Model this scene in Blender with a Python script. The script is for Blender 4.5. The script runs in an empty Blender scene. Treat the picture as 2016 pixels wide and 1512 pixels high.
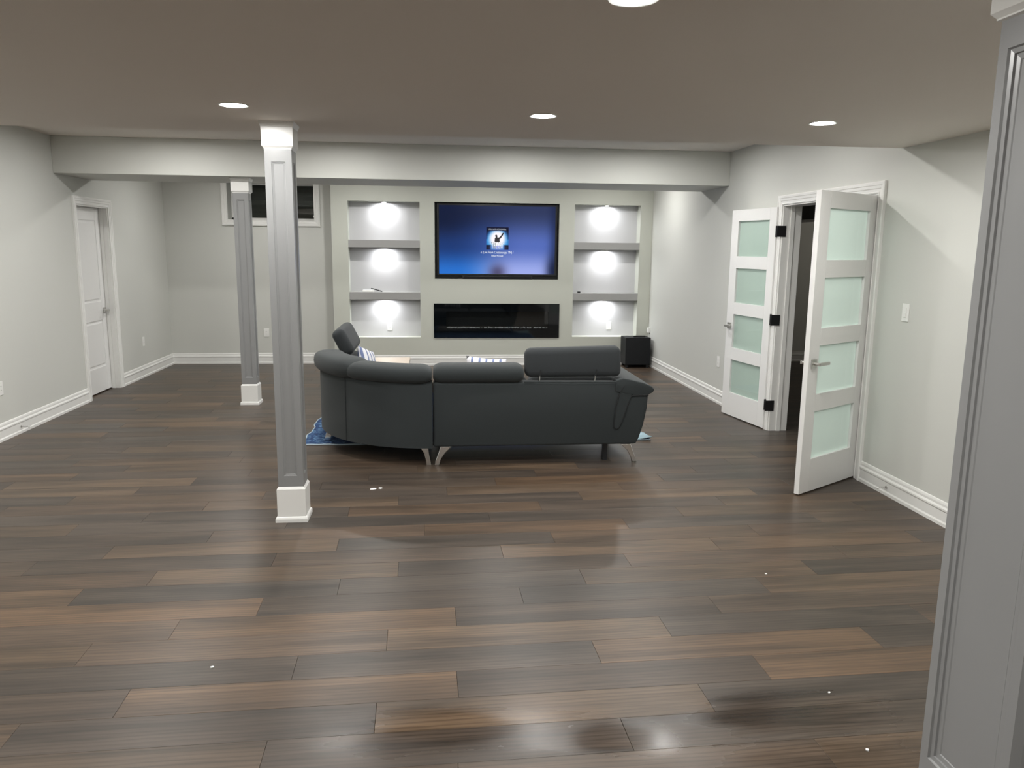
import bpy, bmesh, math, random
from mathutils import Matrix, Vector
random.seed(7)
D = bpy.data
SC = bpy.context.scene
COL = SC.collection

# ------------------------------------------------------------------ camera
cam = D.objects.new('camera', D.cameras.new('camera'))
COL.objects.link(cam)
cam.data.sensor_fit = 'HORIZONTAL'
cam.data.sensor_width = 36.0
cam.data.lens = 27.30
cam.data.clip_start = 0.05
CAM_H = 1.6415
rt = Vector((0.994807, -0.101222, 0.01064))
up = Vector((0.007014, 0.172468, 0.98499))
fw = Vector((0.101538, 0.9798, -0.172282))
cam.matrix_world = Matrix(((rt.x, up.x, -fw.x, 0), (rt.y, up.y, -fw.y, 0),
                           (rt.z, up.z, -fw.z, CAM_H), (0, 0, 0, 1)))
SC.camera = cam

# ------------------------------------------------------------------ world, exposure
W = D.worlds.new('night')
SC.world = W
W.use_nodes = True
W.node_tree.nodes['Background'].inputs[0].default_value = (0.012, 0.015, 0.02, 1)
W.node_tree.nodes['Background'].inputs[1].default_value = 0.15
SC.view_settings.view_transform = 'Standard'
SC.view_settings.look = 'None'
SC.view_settings.gamma = 1.0
SC.view_settings.use_curve_mapping = False
SC.view_settings.exposure = 0.0
cy = SC.cycles
cy.use_denoising = True
cy.use_adaptive_sampling = True
cy.adaptive_threshold = 0.02
cy.max_bounces = 10
cy.diffuse_bounces = 6
cy.glossy_bounces = 4
cy.transmission_bounces = 6
cy.sample_clamp_indirect = 6.0
cy.caustics_reflective = False
cy.caustics_refractive = False
LAMP_L = 525.0          # radiance of the ceiling downlights
PUCK_L = 620.0          # radiance of the niche puck lights

# ------------------------------------------------------------------ room dimensions (metres)
XL, XR = -3.600, 3.095          # left / right wall faces
YB, YF = 11.148, 10.90          # back wall, feature wall face
YREAR = -2.6                    # wall behind the photographer
H1, YE = 2.319, 5.028           # low ceiling and where it ends
H2 = 2.650                      # raised ceiling
YK, YK2, HB = 8.072, 8.927, 2.305   # bulkhead front, back, underside

# ------------------------------------------------------------------ helpers
def tag(o, label=None, cat=None, group=None, kind=None):
    if label: o['label'] = label
    if cat: o['category'] = cat
    if group: o['group'] = group
    if kind: o['kind'] = kind
    return o

def empty(name, loc=(0, 0, 0), rz=0.0):
    o = D.objects.new(name, None)
    COL.objects.link(o)
    o.empty_display_size = 0.1
    o.location = loc
    o.rotation_euler = (0, 0, rz)
    return o

class MB:
    def __init__(s):
        s.v = []; s.f = []
    def add(s, vs, fs):
        n = len(s.v)
        s.v += [tuple(p) for p in vs]
        s.f += [tuple(i + n for i in q) for q in fs]
        return s
    def box(s, x0, x1, y0, y1, z0, z1):
        return s.add([(x0, y0, z0), (x1, y0, z0), (x1, y1, z0), (x0, y1, z0),
                      (x0, y0, z1), (x1, y0, z1), (x1, y1, z1), (x0, y1, z1)],
                     [(0, 3, 2, 1), (4, 5, 6, 7), (0, 1, 5, 4), (1, 2, 6, 5), (2, 3, 7, 6), (3, 0, 4, 7)])
    def prism(s, pts, axis, a0, a1):
        n = len(pts)
        def m(p, a):
            return {'x': (a, p[0], p[1]), 'y': (p[0], a, p[1]), 'z': (p[0], p[1], a)}[axis]
        s.add([m(p, a0) for p in pts] + [m(p, a1) for p in pts],
              [tuple(range(n)), tuple(range(2 * n - 1, n - 1, -1))] +
              [(i, (i + 1) % n, (i + 1) % n + n, i + n) for i in range(n)])
        return s
    def loft(s, rings, caps=True, closed=False):
        n = len(rings[0]); k = len(rings)
        vs = [p for r in rings for p in r]
        fs = []
        for j in range(k if closed else k - 1):
            a, b = j * n, ((j + 1) % k) * n
            for i in range(n):
                fs.append((a + i, a + (i + 1) % n, b + (i + 1) % n, b + i))
        if caps and not closed:
            fs.append(tuple(range(n - 1, -1, -1)))
            fs.append(tuple(range((k - 1) * n, k * n)))
        return s.add(vs, fs)
    def tube(s, path, r, seg=8, closed=False):
        P = [Vector(p) for p in path]
        rings = []
        ref = Vector((0.137, 0.21, 0.97))
        for i, p in enumerate(P):
            if closed:
                d = (P[(i + 1) % len(P)] - P[i - 1]).normalized()
            else:
                d = (P[min(i + 1, len(P) - 1)] - P[max(i - 1, 0)]).normalized()
            a = d.cross(ref)
            if a.length < 1e-3: a = d.cross(Vector((1, 0, 0)))
            a.normalize(); b = d.cross(a)
            rr = r[i] if isinstance(r, (list, tuple)) else r
            rings.append([p + a * rr * math.cos(t) + b * rr * math.sin(t)
                          for t in [2 * math.pi * q / seg for q in range(seg)]])
        return s.loft(rings, True, closed)
    def lathe(s, prof, cx, cy_, seg=24):
        # prof: (r, z) list; open ended, caps where r is 0
        vs = []; fs = []
        for r, z in prof:
            for q in range(seg):
                t = 2 * math.pi * q / seg
                vs.append((cx + r * math.cos(t), cy_ + r * math.sin(t), z))
        for j in range(len(prof) - 1):
            for q in range(seg):
                fs.append((j * seg + q, j * seg + (q + 1) % seg, (j + 1) * seg + (q + 1) % seg, (j + 1) * seg + q))
        return s.add(vs, fs)
    def mesh(s, name, smooth=False, bevel=0.0, bseg=2, fix=True, sub=0):
        me = D.meshes.new(name)
        me.from_pydata(s.v, [], s.f)
        bm = bmesh.new(); bm.from_mesh(me)
        if fix:
            bmesh.ops.remove_doubles(bm, verts=bm.verts, dist=1e-5)
            bmesh.ops.recalc_face_normals(bm, faces=bm.faces)
        if bevel > 0:
            es = [e for e in bm.edges if e.is_manifold and e.calc_face_angle(0) > 0.5]
            bmesh.ops.bevel(bm, geom=es, offset=bevel, segments=bseg, affect='EDGES', profile=0.5, clamp_overlap=True)
        bm.to_mesh(me); bm.free()
        if smooth:
            for p in me.polygons: p.use_smooth = True
            if smooth != 'all':
                me.set_sharp_from_angle(angle=math.radians(38))
        return me
    def build(s, name, mat, parent=None, smooth=False, bevel=0.0, bseg=2, fix=True):
        o = D.objects.new(name, s.mesh(name, smooth, bevel, bseg, fix))
        if mat: o.data.materials.append(mat)
        COL.objects.link(o)
        if parent: o.parent = parent
        return o

def bx(x0, x1, y0, y1, z0, z1): return MB().box(x0, x1, y0, y1, z0, z1)

def copy_tree(o, parent=None):
    c = o.copy(); COL.objects.link(c); c.parent = parent
    for ch in list(o.children):
        copy_tree(ch, c)
    return c

# ------------------------------------------------------------------ materials
def new_mat(name):
    m = D.materials.new(name); m.use_nodes = True
    nt = m.node_tree
    return m, nt, nt.nodes['Principled BSDF']

def lk(nt, a, b): nt.links.new(a, b)

def mat(name, col, rough=0.5, metal=0.0, spec=0.5, var=0.04, scale=6.0, bump=0.0, bscale=80.0, coat=0.0, sheen=0.0):
    m, nt, b = new_mat(name)
    b.inputs['Roughness'].default_value = rough
    b.inputs['Metallic'].default_value = metal
    b.inputs['Specular IOR Level'].default_value = spec
    b.inputs['Coat Weight'].default_value = coat
    if sheen:
        b.inputs['Sheen Weight'].default_value = sheen
        b.inputs['Sheen Roughness'].default_value = 0.5
    tc = nt.nodes.new('ShaderNodeTexCoord')
    n = nt.nodes.new('ShaderNodeTexNoise'); n.inputs['Scale'].default_value = scale
    n.inputs['Detail'].default_value = 3
    lk(nt, tc.outputs['Object'], n.inputs['Vector'])
    mx = nt.nodes.new('ShaderNodeMix'); mx.data_type = 'RGBA'
    mx.inputs[6].default_value = tuple(c * (1 - var) for c in col) + (1,)
    mx.inputs[7].default_value = tuple(min(1, c * (1 + var)) for c in col) + (1,)
    lk(nt, n.outputs['Fac'], mx.inputs[0])
    lk(nt, mx.outputs[2], b.inputs['Base Color'])
    if bump:
        n2 = nt.nodes.new('ShaderNodeTexNoise'); n2.inputs['Scale'].default_value = bscale
        n2.inputs['Detail'].default_value = 2
        lk(nt, tc.outputs['Object'], n2.inputs['Vector'])
        bp = nt.nodes.new('ShaderNodeBump'); bp.inputs['Strength'].default_value = bump
        bp.inputs['Distance'].default_value = 0.002
        lk(nt, n2.outputs['Fac'], bp.inputs['Height'])
        lk(nt, bp.outputs['Normal'], b.inputs['Normal'])
    return m

def emit(name, col, L, base=0.8):
    m, nt, b = new_mat(name)
    b.inputs['Base Color'].default_value = (base, base, base, 1)
    b.inputs['Emission Color'].default_value = tuple(col) + (1,)
    b.inputs['Emission Strength'].default_value = L
    return m

def plank_mat(name, src):
    m, nt, b = new_mat(name)
    N = nt.nodes.new
    tc = N('ShaderNodeTexCoord'); geo = N('ShaderNodeNewGeometry')
    if src == 'OBJ':
        oi = N('ShaderNodeObjectInfo'); tone = oi.outputs['Color']; rnd = oi.outputs['Random']
        vec0 = tc.outputs['Object']
    else:
        at = N('ShaderNodeAttribute'); at.attribute_name = 'tone'; tone = at.outputs['Color']
        rnd = at.outputs['Alpha']; vec0 = geo.outputs['Position']
    cmb = N('ShaderNodeVectorMath'); cmb.operation = 'MULTIPLY_ADD'
    cx = N('ShaderNodeCombineXYZ')
    mul = N('ShaderNodeMath'); mul.operation = 'MULTIPLY'; mul.inputs[1].default_value = 37.0
    lk(nt, rnd, mul.inputs[0])
    for i in range(3): lk(nt, mul.outputs[0], cx.inputs[i])
    cmb.inputs[1].default_value = (1, 1, 1)
    lk(nt, vec0, cmb.inputs[0]); lk(nt, cx.outputs[0], cmb.inputs[2])
    def noise(sx, sy, sc, det, dist=0.0, rough=0.55):
        mp = N('ShaderNodeMapping'); mp.inputs['Scale'].default_value = (sx, sy, 1)
        lk(nt, cmb.outputs[0], mp.inputs['Vector'])
        n = N('ShaderNodeTexNoise'); n.inputs['Scale'].default_value = sc
        n.inputs['Detail'].default_value = det; n.inputs['Distortion'].default_value = dist
        n.inputs['Roughness'].default_value = rough
        lk(nt, mp.outputs[0], n.inputs['Vector'])
        return n.outputs['Fac']
    broad = noise(0.9, 9.0, 1.0, 3, 0.5)          # wide tone streaks along the plank
    fine = noise(3.0, 75.0, 1.0, 4, 0.3, 0.65)    # fine grain lines
    # cathedral grain
    mp = N('ShaderNodeMapping'); mp.inputs['Scale'].default_value = (1.1, 9.0, 1)
    lk(nt, cmb.outputs[0], mp.inputs['Vector'])
    wv = N('ShaderNodeTexWave'); wv.wave_type = 'RINGS'; wv.inputs['Scale'].default_value = 1.6
    wv.inputs['Distortion'].default_value = 5.0; wv.inputs['Detail'].default_value = 2.5
    wv.inputs['Detail Scale'].default_value = 1.2
    lk(nt, mp.outputs[0], wv.inputs['Vector'])
    def ramp(fac, stops):
        r = N('ShaderNodeValToRGB'); e = r.color_ramp.elements
        e[0].position = stops[0][0]; e[0].color = (stops[0][1],) * 3 + (1,)
        e[1].position = stops[1][0]; e[1].color = (stops[1][1],) * 3 + (1,)
        lk(nt, fac, r.inputs[0]); return r.outputs[0]
    def mulc(a, bb):
        x = N('ShaderNodeMix'); x.data_type = 'RGBA'; x.blend_type = 'MULTIPLY'; x.inputs[0].default_value = 1
        lk(nt, a, x.inputs[6]); lk(nt, bb, x.inputs[7]); return x.outputs[2]
    c = mulc(tone, ramp(broad, ((0.36, 0.58), (0.64, 1.40))))
    c = mulc(c, ramp(fine, ((0.32, 0.78), (0.62, 1.10))))
    c = mulc(c, ramp(wv.outputs['Fac'], ((0.05, 0.78), (0.5, 1.08))))
    # dusty film that has been wiped away in a few streaked patches near the camera
    dn = N('ShaderNodeTexNoise'); dn.inputs['Scale'].default_value = 1.0; dn.inputs['Detail'].default_value = 5
    dmp = N('ShaderNodeMapping'); dmp.inputs['Scale'].default_value = (2.5, 11.0, 1); dmp.inputs['Rotation'].default_value = (0, 0, 0.35)
    lk(nt, geo.outputs['Position'], dmp.inputs['Vector']); lk(nt, dmp.outputs[0], dn.inputs['Vector'])
    patch = None
    for (px, py, rx, ry) in ((1.28, 2.44, 0.42, 0.15), (0.10, 2.44, 0.42, 0.14), (0.62, 2.36, 0.22, 0.12), (1.30, 2.18, 0.40, 0.14)):
        mp2 = N('ShaderNodeVectorMath'); mp2.operation = 'SUBTRACT'; mp2.inputs[1].default_value = (px, py, 0)
        lk(nt, geo.outputs['Position'], mp2.inputs[0])
        sc2 = N('ShaderNodeVectorMath'); sc2.operation = 'MULTIPLY'; sc2.inputs[1].default_value = (1 / rx, 1 / ry, 0)
        lk(nt, mp2.outputs[0], sc2.inputs[0])
        ln = N('ShaderNodeVectorMath'); ln.operation = 'LENGTH'; lk(nt, sc2.outputs[0], ln.inputs[0])
        if patch is None: patch = ln.outputs['Value']
        else:
            mn = N('ShaderNodeMath'); mn.operation = 'MINIMUM'
            lk(nt, patch, mn.inputs[0]); lk(nt, ln.outputs['Value'], mn.inputs[1]); patch = mn.outputs[0]
    ad = N('ShaderNodeMath'); ad.operation = 'MULTIPLY_ADD'; ad.inputs[1].default_value = 1.5
    lk(nt, dn.outputs['Fac'], ad.inputs[0]); lk(nt, patch, ad.inputs[2])
    film = ramp(ad.outputs[0], ((1.20 / 3, 0.0), (2.15 / 3, 1.0)))
    sc3 = N('ShaderNodeMath'); sc3.operation = 'DIVIDE'; sc3.inputs[1].default_value = 3.0
    lk(nt, ad.outputs[0], sc3.inputs[0])
    lk(nt, sc3.outputs[0], film.node.inputs[0])
    fm = N('ShaderNodeMix'); fm.data_type = 'RGBA'
    fm.inputs[7].default_value = (0.140, 0.124, 0.108, 1)
    fmul = N('ShaderNodeMath'); fmul.operation = 'MULTIPLY'; fmul.inputs[1].default_value = 0.12
    lk(nt, film, fmul.inputs[0]); lk(nt, fmul.outputs[0], fm.inputs[0])
    lk(nt, c, fm.inputs[6])
    lk(nt, fm.outputs[2], b.inputs['Base Color'])
    rr = N('ShaderNodeMapRange'); rr.inputs['To Min'].default_value = 0.17; rr.inputs['To Max'].default_value = 0.36
    lk(nt, film, rr.inputs['Value']); lk(nt, rr.outputs[0], b.inputs['Roughness'])
    b.inputs['Specular IOR Level'].default_value = 0.29
    bp = N('ShaderNodeBump'); bp.inputs['Strength'].default_value = 0.25; bp.inputs['Distance'].default_value = 0.0008
    lk(nt, fine, bp.inputs['Height']); lk(nt, bp.outputs[0], b.inputs['Normal'])
    return m

M = {}
M['wall'] = mat('wall_paint', (0.585, 0.592, 0.56), 0.62, var=0.012, scale=2, bump=0.05, bscale=260)
M['feature'] = mat('feature_wall_paint', (0.53, 0.545, 0.49), 0.62, var=0.012, scale=2, bump=0.05, bscale=260)
M['ceiling'] = mat('ceiling_paint', (0.77, 0.715, 0.66), 0.75, var=0.015, scale=2, bump=0.06, bscale=200)
M['trim'] = mat('white_trim_paint', (0.78, 0.78, 0.76), 0.30, var=0.01)
M['door'] = mat('white_door_paint', (0.76, 0.76, 0.75), 0.33, var=0.01)
M['colgrey'] = mat('grey_column_paint', (0.25, 0.253, 0.255), 0.30, var=0.015)
M['shelf'] = mat('grey_shelf_paint', (0.33, 0.33, 0.325), 0.5, var=0.012)
M['niche'] = mat('niche_grey_paint', (0.50, 0.50, 0.51), 0.6, var=0.012)
M['plank'] = plank_mat('vinyl_plank', 'OBJ')
M['plankf'] = plank_mat('vinyl_plank_far', 'ATTR')
M['sub'] = mat('subfloor', (0.05, 0.045, 0.04), 0.9)
M['black'] = mat('black_plastic', (0.012, 0.013, 0.015), 0.35, var=0.02)
M['matblack'] = mat('matt_black', (0.014, 0.015, 0.016), 0.6)
M['hinge'] = mat('black_hinge_metal', (0.012, 0.012, 0.013), 0.4)
M['speaker'] = mat('speaker_black', (0.005, 0.006, 0.0075), 0.55, spec=0.3, bump=0.2, bscale=500)
M['glossblack'] = mat('black_glass', (0.003, 0.004, 0.005), 0.04, spec=0.5, var=0.0)
M['chrome'] = mat('polished_chrome', (0.82, 0.82, 0.80), 0.14, metal=1.0, var=0.0)
M['nickel'] = mat('brushed_nickel', (0.62, 0.61, 0.59), 0.28, metal=1.0, var=0.02)
M['plate'] = mat('white_cover_plate', (0.80, 0.80, 0.78), 0.35, var=0.0)
M['slot'] = mat('dark_slot', (0.05, 0.05, 0.05), 0.6)
M['fabric'] = mat('slate_upholstery', (0.022, 0.028, 0.030), 0.85, var=0.16, scale=240, bump=0.5, bscale=700, sheen=0.10)
M['fabricd'] = mat('slate_headrest_fabric', (0.018, 0.022, 0.025), 0.85, var=0.14, scale=240, bump=0.5, bscale=700, sheen=0.08)
M['piping'] = mat('dark_piping', (0.012, 0.014, 0.015), 0.8)
M['wood'] = mat('pale_wood', (0.62, 0.52, 0.42), 0.4, var=0.08, scale=12)
M['paper'] = mat('white_paper', (0.85, 0.85, 0.83), 0.7)
M['lamp'] = emit('downlight_glow', (1.0, 0.985, 0.95), LAMP_L)
M['puck'] = emit('puck_glow', (0.97, 0.985, 1.0), PUCK_L)
M['vinyl'] = mat('white_vinyl_window', (0.74, 0.74, 0.73), 0.35, var=0.0)
M['well'] = mat('galvanised_well', (0.10, 0.105, 0.10), 0.5, metal=0.3)
M['joist'] = mat('raw_timber', (0.19, 0.15, 0.105), 0.8, var=0.15)
M['duct'] = mat('galvanised_duct', (0.30, 0.30, 0.31), 0.4, metal=0.7)
M['dark'] = mat('dark_insulation', (0.02, 0.02, 0.022), 0.9)

def frosted():
    m, nt, b = new_mat('frosted_green_glass')
    N = nt.nodes.new
    out = nt.nodes['Material Output']
    nt.nodes.remove(b)
    col = (0.775, 0.885, 0.832, 1)
    n = N('ShaderNodeTexNoise'); n.inputs['Scale'].default_value = 3
    tc = N('ShaderNodeTexCoord'); lk(nt, tc.outputs['Object'], n.inputs['Vector'])
    mx = N('ShaderNodeMix'); mx.data_type = 'RGBA'
    mx.inputs[6].default_value = tuple(c * 0.98 for c in col[:3]) + (1,)
    mx.inputs[7].default_value = tuple(c * 1.02 for c in col[:3]) + (1,)
    lk(nt, n.outputs['Fac'], mx.inputs[0])
    d = N('ShaderNodeBsdfDiffuse'); lk(nt, mx.outputs[2], d.inputs['Color'])
    t = N('ShaderNodeBsdfTranslucent'); lk(nt, mx.outputs[2], t.inputs['Color'])
    m1 = N('ShaderNodeMixShader'); m1.inputs[0].default_value = 0.50
    lk(nt, d.outputs[0], m1.inputs[1]); lk(nt, t.outputs[0], m1.inputs[2])
    lk(nt, m1.outputs[0], out.inputs['Surface'])
    return m
M['frost'] = frosted()

def clear_glass(name, tint, rough=0.02):
    m, nt, b = new_mat(name)
    N = nt.nodes.new
    out = nt.nodes['Material Output']; nt.nodes.remove(b)
    t = N('ShaderNodeBsdfTransparent'); t.inputs['Color'].default_value = tint
    g = N('ShaderNodeBsdfGlossy'); g.inputs['Roughness'].default_value = rough
    lw = N('ShaderNodeLayerWeight'); lw.inputs['Blend'].default_value = 0.5
    pw = N('ShaderNodeMath'); pw.operation = 'POWER'; pw.inputs[1].default_value = 5.0
    lk(nt, lw.outputs['Facing'], pw.inputs[0])
    fr = N('ShaderNodeMath'); fr.operation = 'MULTIPLY_ADD'; fr.inputs[1].default_value = 0.9; fr.inputs[2].default_value = 0.045
    lk(nt, pw.outputs[0], fr.inputs[0])
    m2 = N('ShaderNodeMixShader')
    lk(nt, fr.outputs[0], m2.inputs[0]); lk(nt, t.outputs[0], m2.inputs[1]); lk(nt, g.outputs[0], m2.inputs[2])
    lk(nt, m2.outputs[0], out.inputs['Surface'])
    return m
M['pane'] = clear_glass('window_glass', (0.75, 0.78, 0.76, 1))
M['clear'] = clear_glass('door_glass', (0.95, 0.985, 0.97, 1))
M['smoke'] = clear_glass('smoked_fire_glass', (0.72, 0.73, 0.73, 1))

def attr_emit(name, strength):
    m, nt, b = new_mat(name)
    a = nt.nodes.new('ShaderNodeAttribute'); a.attribute_name = 'pic'
    b.inputs['Base Color'].default_value = (0.004, 0.004, 0.005, 1)
    b.inputs['Roughness'].default_value = 0.3; b.inputs['Specular IOR Level'].default_value = 0.15
    lk(nt, a.outputs['Color'], b.inputs['Emission Color'])
    b.inputs['Emission Strength'].default_value = strength
    return m
M['screen'] = attr_emit('screen_picture', 1.0)
M['white_glow'] = emit('screen_white', (0.9, 0.95, 1.0), 1.0, 0.004)
M['dark_glow'] = emit('screen_dark', (0.03, 0.02, 0.03), 0.6, 0.004)

def rug_mat():
    m, nt, b = new_mat('blue_rug')
    N = nt.nodes.new
    tc = N('ShaderNodeTexCoord')
    n = N('ShaderNodeTexNoise'); n.inputs['Scale'].default_value = 16; n.inputs['Detail'].default_value = 6
    n.inputs['Roughness'].default_value = 0.7; n.inputs['Distortion'].default_value = 1.2
    lk(nt, tc.outputs['Object'], n.inputs['Vector'])
    r = N('ShaderNodeValToRGB'); e = r.color_ramp.elements
    e[0].position = 0.36; e[0].color = (0.006, 0.022, 0.075, 1)
    e[1].position = 0.66; e[1].color = (0.13, 0.25, 0.38, 1)
    x = e.new(0.5); x.color = (0.012, 0.048, 0.15, 1)
    lk(nt, n.outputs['Fac'], r.inputs[0]); lk(nt, r.outputs[0], b.inputs['Base Color'])
    b.inputs['Roughness'].default_value = 0.95
    bp = N('ShaderNodeBump'); bp.inputs['Strength'].default_value = 0.6; bp.inputs['Distance'].default_value = 0.004
    lk(nt, n.outputs['Fac'], bp.inputs['Height']); lk(nt, bp.outputs[0], b.inputs['Normal'])
    return m
M['rug'] = rug_mat()
M['rugedge'] = mat('pale_rug_binding', (0.45, 0.55, 0.62), 0.9, var=0.1, scale=60)
M['rugback'] = mat('pale_rug_corner', (0.42, 0.58, 0.66), 0.9, var=0.2, scale=40)

def stripe_mat():
    m, nt, b = new_mat('blue_white_cushion')
    N = nt.nodes.new
    tc = N('ShaderNodeTexCoord')
    w = N('ShaderNodeTexWave'); w.inputs['Scale'].default_value = 5.5; w.bands_direction = 'X'
    w.inputs['Distortion'].default_value = 2.0
    lk(nt, tc.outputs['Object'], w.inputs['Vector'])
    r = N('ShaderNodeValToRGB'); e = r.color_ramp.elements
    e[0].position = 0.14; e[0].color = (0.16, 0.20, 0.36, 1)
    e[1].position = 0.30; e[1].color = (0.74, 0.74, 0.77, 1)
    lk(nt, w.outputs['Fac'], r.inputs[0]); lk(nt, r.outputs[0], b.inputs['Base Color'])
    b.inputs['Roughness'].default_value = 0.9
    return m
M['stripe'] = stripe_mat()

# ------------------------------------------------------------------ structure
def struct(o, label=None):
    o['kind'] = 'structure'
    if label: o['label'] = label
    return o

def wall_mesh(axis, face, back, u0, u1, z0, z1, holes):
    """wall slab with rectangular through holes; axis = normal axis"""
    us = sorted({u0, u1} | {h[0] for h in holes} | {h[1] for h in holes})
    zs = sorted({z0, z1} | {h[2] for h in holes} | {h[3] for h in holes})
    us = [u for u in us if u0 - 1e-9 <= u <= u1 + 1e-9]
    zs = [z for z in zs if z0 - 1e-9 <= z <= z1 + 1e-9]
    def solid(i, j):
        if i < 0 or j < 0 or i >= len(us) - 1 or j >= len(zs) - 1: return False
        u, z = (us[i] + us[i + 1]) / 2, (zs[j] + zs[j + 1]) / 2
        return not any(h[0] < u < h[1] and h[2] < z < h[3] for h in holes)
    def P(u, z, t):
        return (t, u, z) if axis == 'x' else (u, t, z)
    mb = MB()
    for i in range(len(us) - 1):
        for j in range(len(zs) - 1):
            if not solid(i, j): continue
            a, b_, c, d = us[i], us[i + 1], zs[j], zs[j + 1]
            for t in (face, back):
                mb.add([P(a, c, t), P(b_, c, t), P(b_, d, t), P(a, d, t)], [(0, 1, 2, 3)])
            for (di, dj, e) in ((-1, 0, ((a, c), (a, d))), (1, 0, ((b_, c), (b_, d))),
                                (0, -1, ((a, c), (b_, c))), (0, 1, ((a, d), (b_, d)))):
                if not solid(i + di, j + dj):
                    (p, q), (r_, s_) = e
                    mb.add([P(p, q, face), P(r_, s_, face), P(r_, s_, back), P(p, q, back)], [(0, 1, 2, 3)])
    return mb

# door and window openings
DD0, DD1, DDZ = 5.245, 6.750, 2.045       # double door opening in the right wall
LD0, LD1, LDZ = 8.490, 9.275, 2.040       # door opening in the left wall
WX0, WX1, WZ0, WZ1 = -2.759, -1.609, 1.985, 2.50

struct(wall_mesh('x', XL, XL - 0.13, YREAR, YB + 0.3, 0, H2, [(LD0, LD1, -1, LDZ)]).build('wall_left', M['wall']))
struct(wall_mesh('x', XR, XR + 0.165, YREAR, YB + 0.3, 0, H2, [(DD0, DD1, -1, DDZ)]).build('wall_right', M['wall']))
struct(wall_mesh('y', YB, YB + 0.3, XL - 0.13, XR + 0.165, 0, H2, [(WX0, WX1, WZ0, WZ1)]).build('wall_back', M['wall']))
struct(bx(XL - 0.13, XR + 0.165, YREAR - 0.12, YREAR, 0, H2).build('wall_rear', M['wall']))
FX0 = -1.350
NL = (-1.130, -0.163, 0.398, 2.250)
NR = (1.983, 2.920, 0.404, 2.250)
TVH = (0.040, 1.768, 1.212, 2.252)
FPH = (0.070, 1.745, 0.425, 0.840)
fwm = wall_mesh('y', YF, YF + 0.19, FX0, XR, 0, H2, [NL, NR, TVH, FPH])
fwall = struct(fwm.build('wall_feature', M['feature']))
struct(bx(FX0, XR, YF + 0.19, YB, 0, H2).build('wall_niche', M['niche']))
# ceilings
struct(bx(XL - 0.13, XR + 0.165, YREAR - 0.12, YE, H1, H2 + 0.12).build('ceiling', M['ceiling']))
struct(bx(XL - 0.13, XR + 0.165, YE, YB + 0.3, H2, H2 + 0.12).build('ceiling_raised', M['ceiling']))
struct(bx(XL, XR, YK, YK2, HB, H2).build('wall_bulkhead', M['wall'], bevel=0.004))

# side room seen through the open doors
RX1 = 6.9
struct(bx(XR + 0.165, RX1, YB + 0.01, YB + 0.13, 0, 2.6).build('wall_side_room_back', M['wall']))
struct(bx(RX1, RX1 + 0.12, 3.6, YB + 0.13, 0, 2.6).build('wall_side_room_right', M['wall']))
struct(bx(XR + 0.165, RX1, 3.48, 3.6, 0, 2.6).build('wall_side_room_front', M['wall']))
cl = struct(bx(XR + 0.165, RX1, 3.6, YB + 0.13, 2.6, 2.7).build('ceiling_side_room', M['dark']))
jm = bx(XR + 0.17, RX1 - 0.005, -0.02, 0.02, 2.36, 2.595).mesh('joist')
jm.materials.append(M['joist'])
for k in range(18):
    j = D.objects.new('joist', jm); COL.objects.link(j); j.location = (0, 3.9 + 0.405 * k, 0); j.parent = cl
bx(4.55, 4.95, 6.0, YB - 0.02, 2.02, 2.33).build('duct', M['duct'], cl, bevel=0.006)
bx(4.98, 5.06, 4.2, YB - 0.02, 2.26, 2.35).build('beam', M['joist'], cl)

# unseen bulb, added to brighten the otherwise black side room
bl = tag(empty('added_fill_bulb', (6.25, 9.3, 2.36)), 'added bare bulb brightening the unfinished side room, unseen behind the door leaf', 'ceiling light')
MB().lathe([(0.0001, 0.0), (0.055, 0.0), (0.055, -0.03), (0.03, -0.045), (0.018, -0.06)], 0, 0, 20).build('holder', M['plate'], bl, smooth=True)
MB().lathe([(0.012, -0.055), (0.016, -0.07), (0.030, -0.095), (0.032, -0.11), (0.024, -0.128), (0.0001, -0.138)], 0, 0, 20).build('bulb', emit('fill_bulb_glow', (1.0, 0.93, 0.82), 340.0), bl, smooth=True)

# baseboards
BASEP = [(0, 0), (0.018, 0), (0.018, 0.020), (0.013, 0.030), (0.013, 0.090), (0.017, 0.098), (0.017, 0.108),
         (0.010, 0.120), (0.010, 0.134), (0.007, 0.146), (0.003, 0.150), (0, 0.150)]
def baseboard(name, segs):
    mb = MB()
    for axis, face, sgn, u0, u1 in segs:
        if axis == 'x':
            mb.prism([(face + sgn * d, z) for d, z in BASEP], 'y', u0, u1)
        else:
            mb.prism([(face + sgn * d, z) for d, z in BASEP], 'x', u0, u1)
    return struct(mb.build(name, M['trim'], fix=True))
CW = 0.080
baseboard('baseboard_left', [('x', XL, 1, YREAR, LD0 - CW), ('x', XL, 1, LD1 + CW, YB)])
baseboard('baseboard_right', [('x', XR, -1, YREAR, DD0 - CW), ('x', XR, -1, DD1 + CW, YF)])
baseboard('baseboard_back', [('y', YB, -1, XL, FX0)])
baseboard('baseboard_feature', [('y', YF, -1, FX0, XR)])
baseboard('baseboard_side_room', [('y', YB + 0.01, -1, XR + 0.165, RX1)])

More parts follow.
